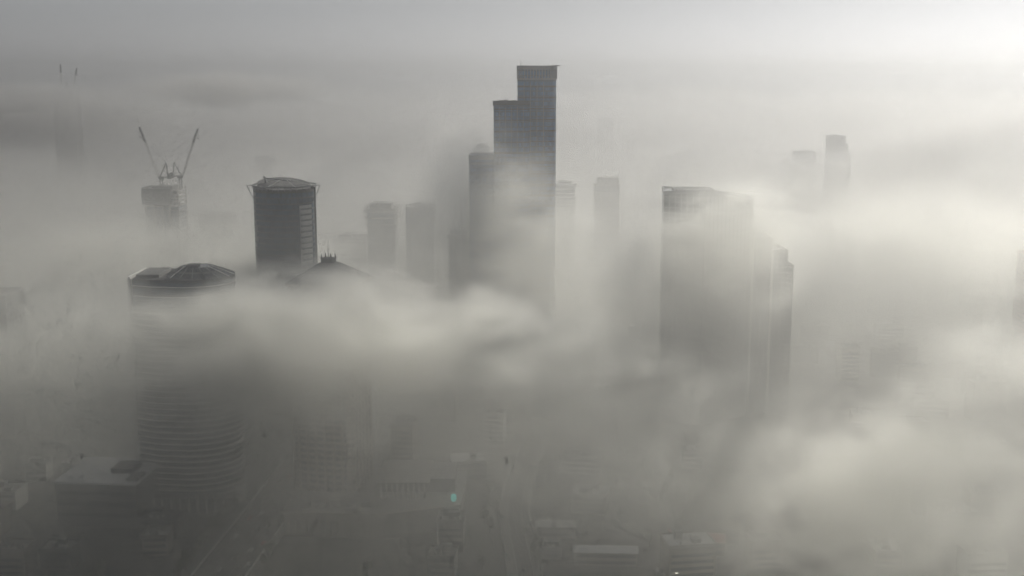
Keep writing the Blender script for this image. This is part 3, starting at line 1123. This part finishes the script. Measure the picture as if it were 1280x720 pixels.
def fog(name, x0, x1, y0, y1, z0, z1, vox, voz, field, m):
    ng = bpy.data.node_groups.new(name, 'GeometryNodeTree')
    ng.interface.new_socket('Geometry', in_out='INPUT', socket_type='NodeSocketGeometry')
    ng.interface.new_socket('Geometry', in_out='OUTPUT', socket_type='NodeSocketGeometry')
    out = ng.nodes.new('NodeGroupOutput')
    vc = ng.nodes.new('GeometryNodeVolumeCube')
    sm = ng.nodes.new('GeometryNodeSetMaterial')
    vc.inputs['Min'].default_value = (x0, y0, z0)
    vc.inputs['Max'].default_value = (x1, y1, z1)
    vc.inputs['Resolution X'].default_value = int((x1 - x0) / vox)
    vc.inputs['Resolution Y'].default_value = int((y1 - y0) / vox)
    vc.inputs['Resolution Z'].default_value = int((z1 - z0) / voz)
    pos = ng.nodes.new('GeometryNodeInputPosition')
    sp = ng.nodes.new('ShaderNodeSeparateXYZ')
    ng.links.new(pos.outputs[0], sp.inputs[0])
    x, y, z = [Ex(ng, sp.outputs[i]) for i in range(3)]

    def noise(scale, detail=4, rough=.55, dist=0, off=(0, 0, 0), stretch=(1, 1, 1)):
        mp = ng.nodes.new('ShaderNodeVectorMath')
        mp.operation = 'MULTIPLY_ADD'
        ng.links.new(pos.outputs[0], mp.inputs[0])
        mp.inputs[1].default_value = stretch
        mp.inputs[2].default_value = off
        n = ng.nodes.new('ShaderNodeTexNoise')
        ng.links.new(mp.outputs[0], n.inputs['Vector'])
        n.inputs['Scale'].default_value = 1 / scale
        n.inputs['Detail'].default_value = detail
        n.inputs['Roughness'].default_value = rough
        n.inputs['Distortion'].default_value = dist
        return Ex(ng, n.outputs[0])
    r = field(x, y, z, noise)
    ng.links.new(r.s, vc.inputs['Density'])
    ng.links.new(vc.outputs[0], sm.inputs[0])
    sm.inputs['Material'].default_value = m
    ng.links.new(sm.outputs[0], out.inputs[0])
    v = bpy.data.volumes.new(name)
    o = bpy.data.objects.new(name, v)
    C.objects.link(o)
    v.materials.append(m)
    md = o.modifiers.new('fog', 'NODES')
    md.node_group = ng
    o['kind'] = 'stuff'
    return o


def q2(x, y, z, c, r, tilt=0.):
    """squared ellipsoid distance; tilt: rise of the bank per metre of x"""
    dx = (x - c[0]) * (1 / r[0])
    dy = (y - c[1]) * (1 / r[1])
    zz = z - c[2]
    if tilt:
        zz = zz - (x - c[0]) * tilt
    dz = zz * (1 / r[2])
    return dx * dx + dy * dy + dz * dz


# drifting banks: (photo px, photo py, distance), radii in metres, density, raggedness, tilt
BANKS = [
    (140, 448, 540, (120, 45, 31), .026, .9, .02),     # long bank across the front left towers
    (400, 430, 525, (95, 50, 27), .034, 1.0, .0),
    (620, 440, 520, (62, 45, 24), .036, 1.1, -.15),     # its right end
    (430, 371, 592, (55, 18, 14), .042, .9, .0),
    (425, 520, 545, (40, 30, 26), .013, 1.0, .0),       # in front of its shaft       # laps the pyramid roof
    (335, 350, 690, (42, 25, 15), .030, 1.1, .1),       # laps the round tower
    (1200, 490, 480, (75, 42, 24), .018, 1.1, .45),     # bright bank lower right
    (1110, 630, 460, (120, 40, 30), .016, 1.1, .0),
    (900, 540, 520, (85, 50, 34), .011, 1.2, .0),       # veil, centre right
    (205, 312, 930, (150, 60, 24), .022, 1.1, -.05),    # veil under the unfinished tower
    (50, 270, 900, (130, 70, 42), .004, 1.1, -.2),
    (1150, 300, 940, (160, 90, 42), .009, 1.0, .08),   # veil right of the slab tower
    (880, 365, 700, (58, 40, 85), .012, .35, .0),
    (900, 290, 705, (60, 22, 30), .013, 1.0, .1),      # wisp over its top
    (645, 330, 795, (72, 30, 84), .032, .3, -.25),
    (215, 545, 560, (48, 22, 24), .012, 1.1, .0),       # over the striped shaft
    (20, 345, 690, (45, 30, 22), .020, 1.0, .0),       # wraps the stepped tower
    (1010, 400, 700, (50, 50, 40), .003, 1.2, .0),
    (1160, 690, 450, (110, 34, 26), .016, 1.0, .0),
    (850, 640, 500, (45, 35, 25), .008, 1.1, .0),
    (1290, 320, 820, (50, 30, 40), .012, 1.0, .0),
]
FAR_BANKS = [
    (60, 150, 1640, (190, 110, 44), .019, .6, .0),
    (30, 120, 1750, (170, 80, 18), .014, .8, .0),
    (280, 112, 2000, (170, 120, 26), .020, .8, .0),
    (560, 160, 2300, (260, 200, 30), .008, 1., .0),
    (1230, 165, 1450, (120, 90, 24), .013, 1.2, .12),
    (1020, 190, 1370, (100, 40, 34), .004, .5, .0),
    (1060, 215, 1400, (130, 70, 22), .014, 1.2, .1),
    (930, 200, 1700, (160, 120, 20), .010, 1., .0),
]


def near_field(x, y, z, noise):
    a = noise(85, 3, .55, .4, stretch=(.75, .8, 1.1))
    f = noise(27, 6, .72, 1.1, (300, 40, 7), stretch=(.6, .7, 1.0))
    n2 = noise(300, 3, .5, .2, (500, 0, 0))
    e = (a - .5) * -4.2 + (f - .5) * -3.6
    # layered fog filling the streets, thinning upwards
    base = z.sm(30, 205, 1, 0) * (y.sm(560, 950, .0028, .0043) + y.sm(620, 500, 0, -.0021) * x.sm(0, 170, 0, 1))
    low = z.sm(5, 105, 1, 0) * x.sm(-60, 90, .0060, .0012)
    tot = (base + low) * (a * 1.2 + f * .6 + .15) * n2.sm(.3, .7, .75, 1.35)
    lump = f.sm(.36, .62, .35, 1.45)
    banks = None
    for px, py, Y, r, d, rag, tilt in BANKS:
        c = at(px, py, Y)
        q = (q2(x, y, z, c, r, tilt) + e * rag).sm(.25, 1.3, d, 0)
        banks = q if banks is None else banks + q
    return tot + banks * lump


def far_field(x, y, z, noise):
    n = noise(330, 5, .58, .3, stretch=(1, .8, 1.5))
    n2 = noise(110, 5, .6, .4, (90, 0, 0), stretch=(.7, .8, 1.4))
    h = n * 190 + n2 * 70 + y.sm(1250, 2400, -50, 60) + z * -1
    d = h.sm(0, 80, 0, .007)
    b = z.sm(60, 215, .0034, 0) * y.sm(1250, 1800, 1, .4)
    m = n2 - .5
    for px, py, Y, r, a, rag, tilt in FAR_BANKS:
        d = d + (q2(x, y, z, at(px, py, Y), r, tilt) + m * -5. * rag).sm(.2, 1.3, a, 0)
    return (d + b) * z.sm(234, 251, 1, 0)


near_m = volmat('fog_near', 1, .80, True, (.98, .98, .958))
far_m = volmat('fog_far', 1, .77, True, (.70, .70, .70))
fog('fog_bank', -300, 300, 392, 724, 1, 205, 3, 3, near_field, near_m)
fog('fog_layer', -580, 580, 721, 1250, 1, 222, 7, 5, near_field, near_m)
fog('fog_sea', -1800, 1800, 1245, 4200, 1, 252, 16, 7, far_field, far_m)

# ------------------------------------------------------------------ output
S.view_settings.view_transform = 'Standard'
S.view_settings.look = 'None'
S.view_settings.exposure = -.19
S.view_settings.gamma = 1
cy = S.cycles
cy.volume_bounces = 4
cy.transparent_max_bounces = 4
cy.max_bounces = 7
cy.diffuse_bounces = 1
cy.glossy_bounces = 1
cy.volume_step_rate = 5
cy.volume_max_steps = 80
cy.use_adaptive_sampling = True
cy.adaptive_threshold = .06
cy.adaptive_min_samples = 20
cy.use_denoising = True
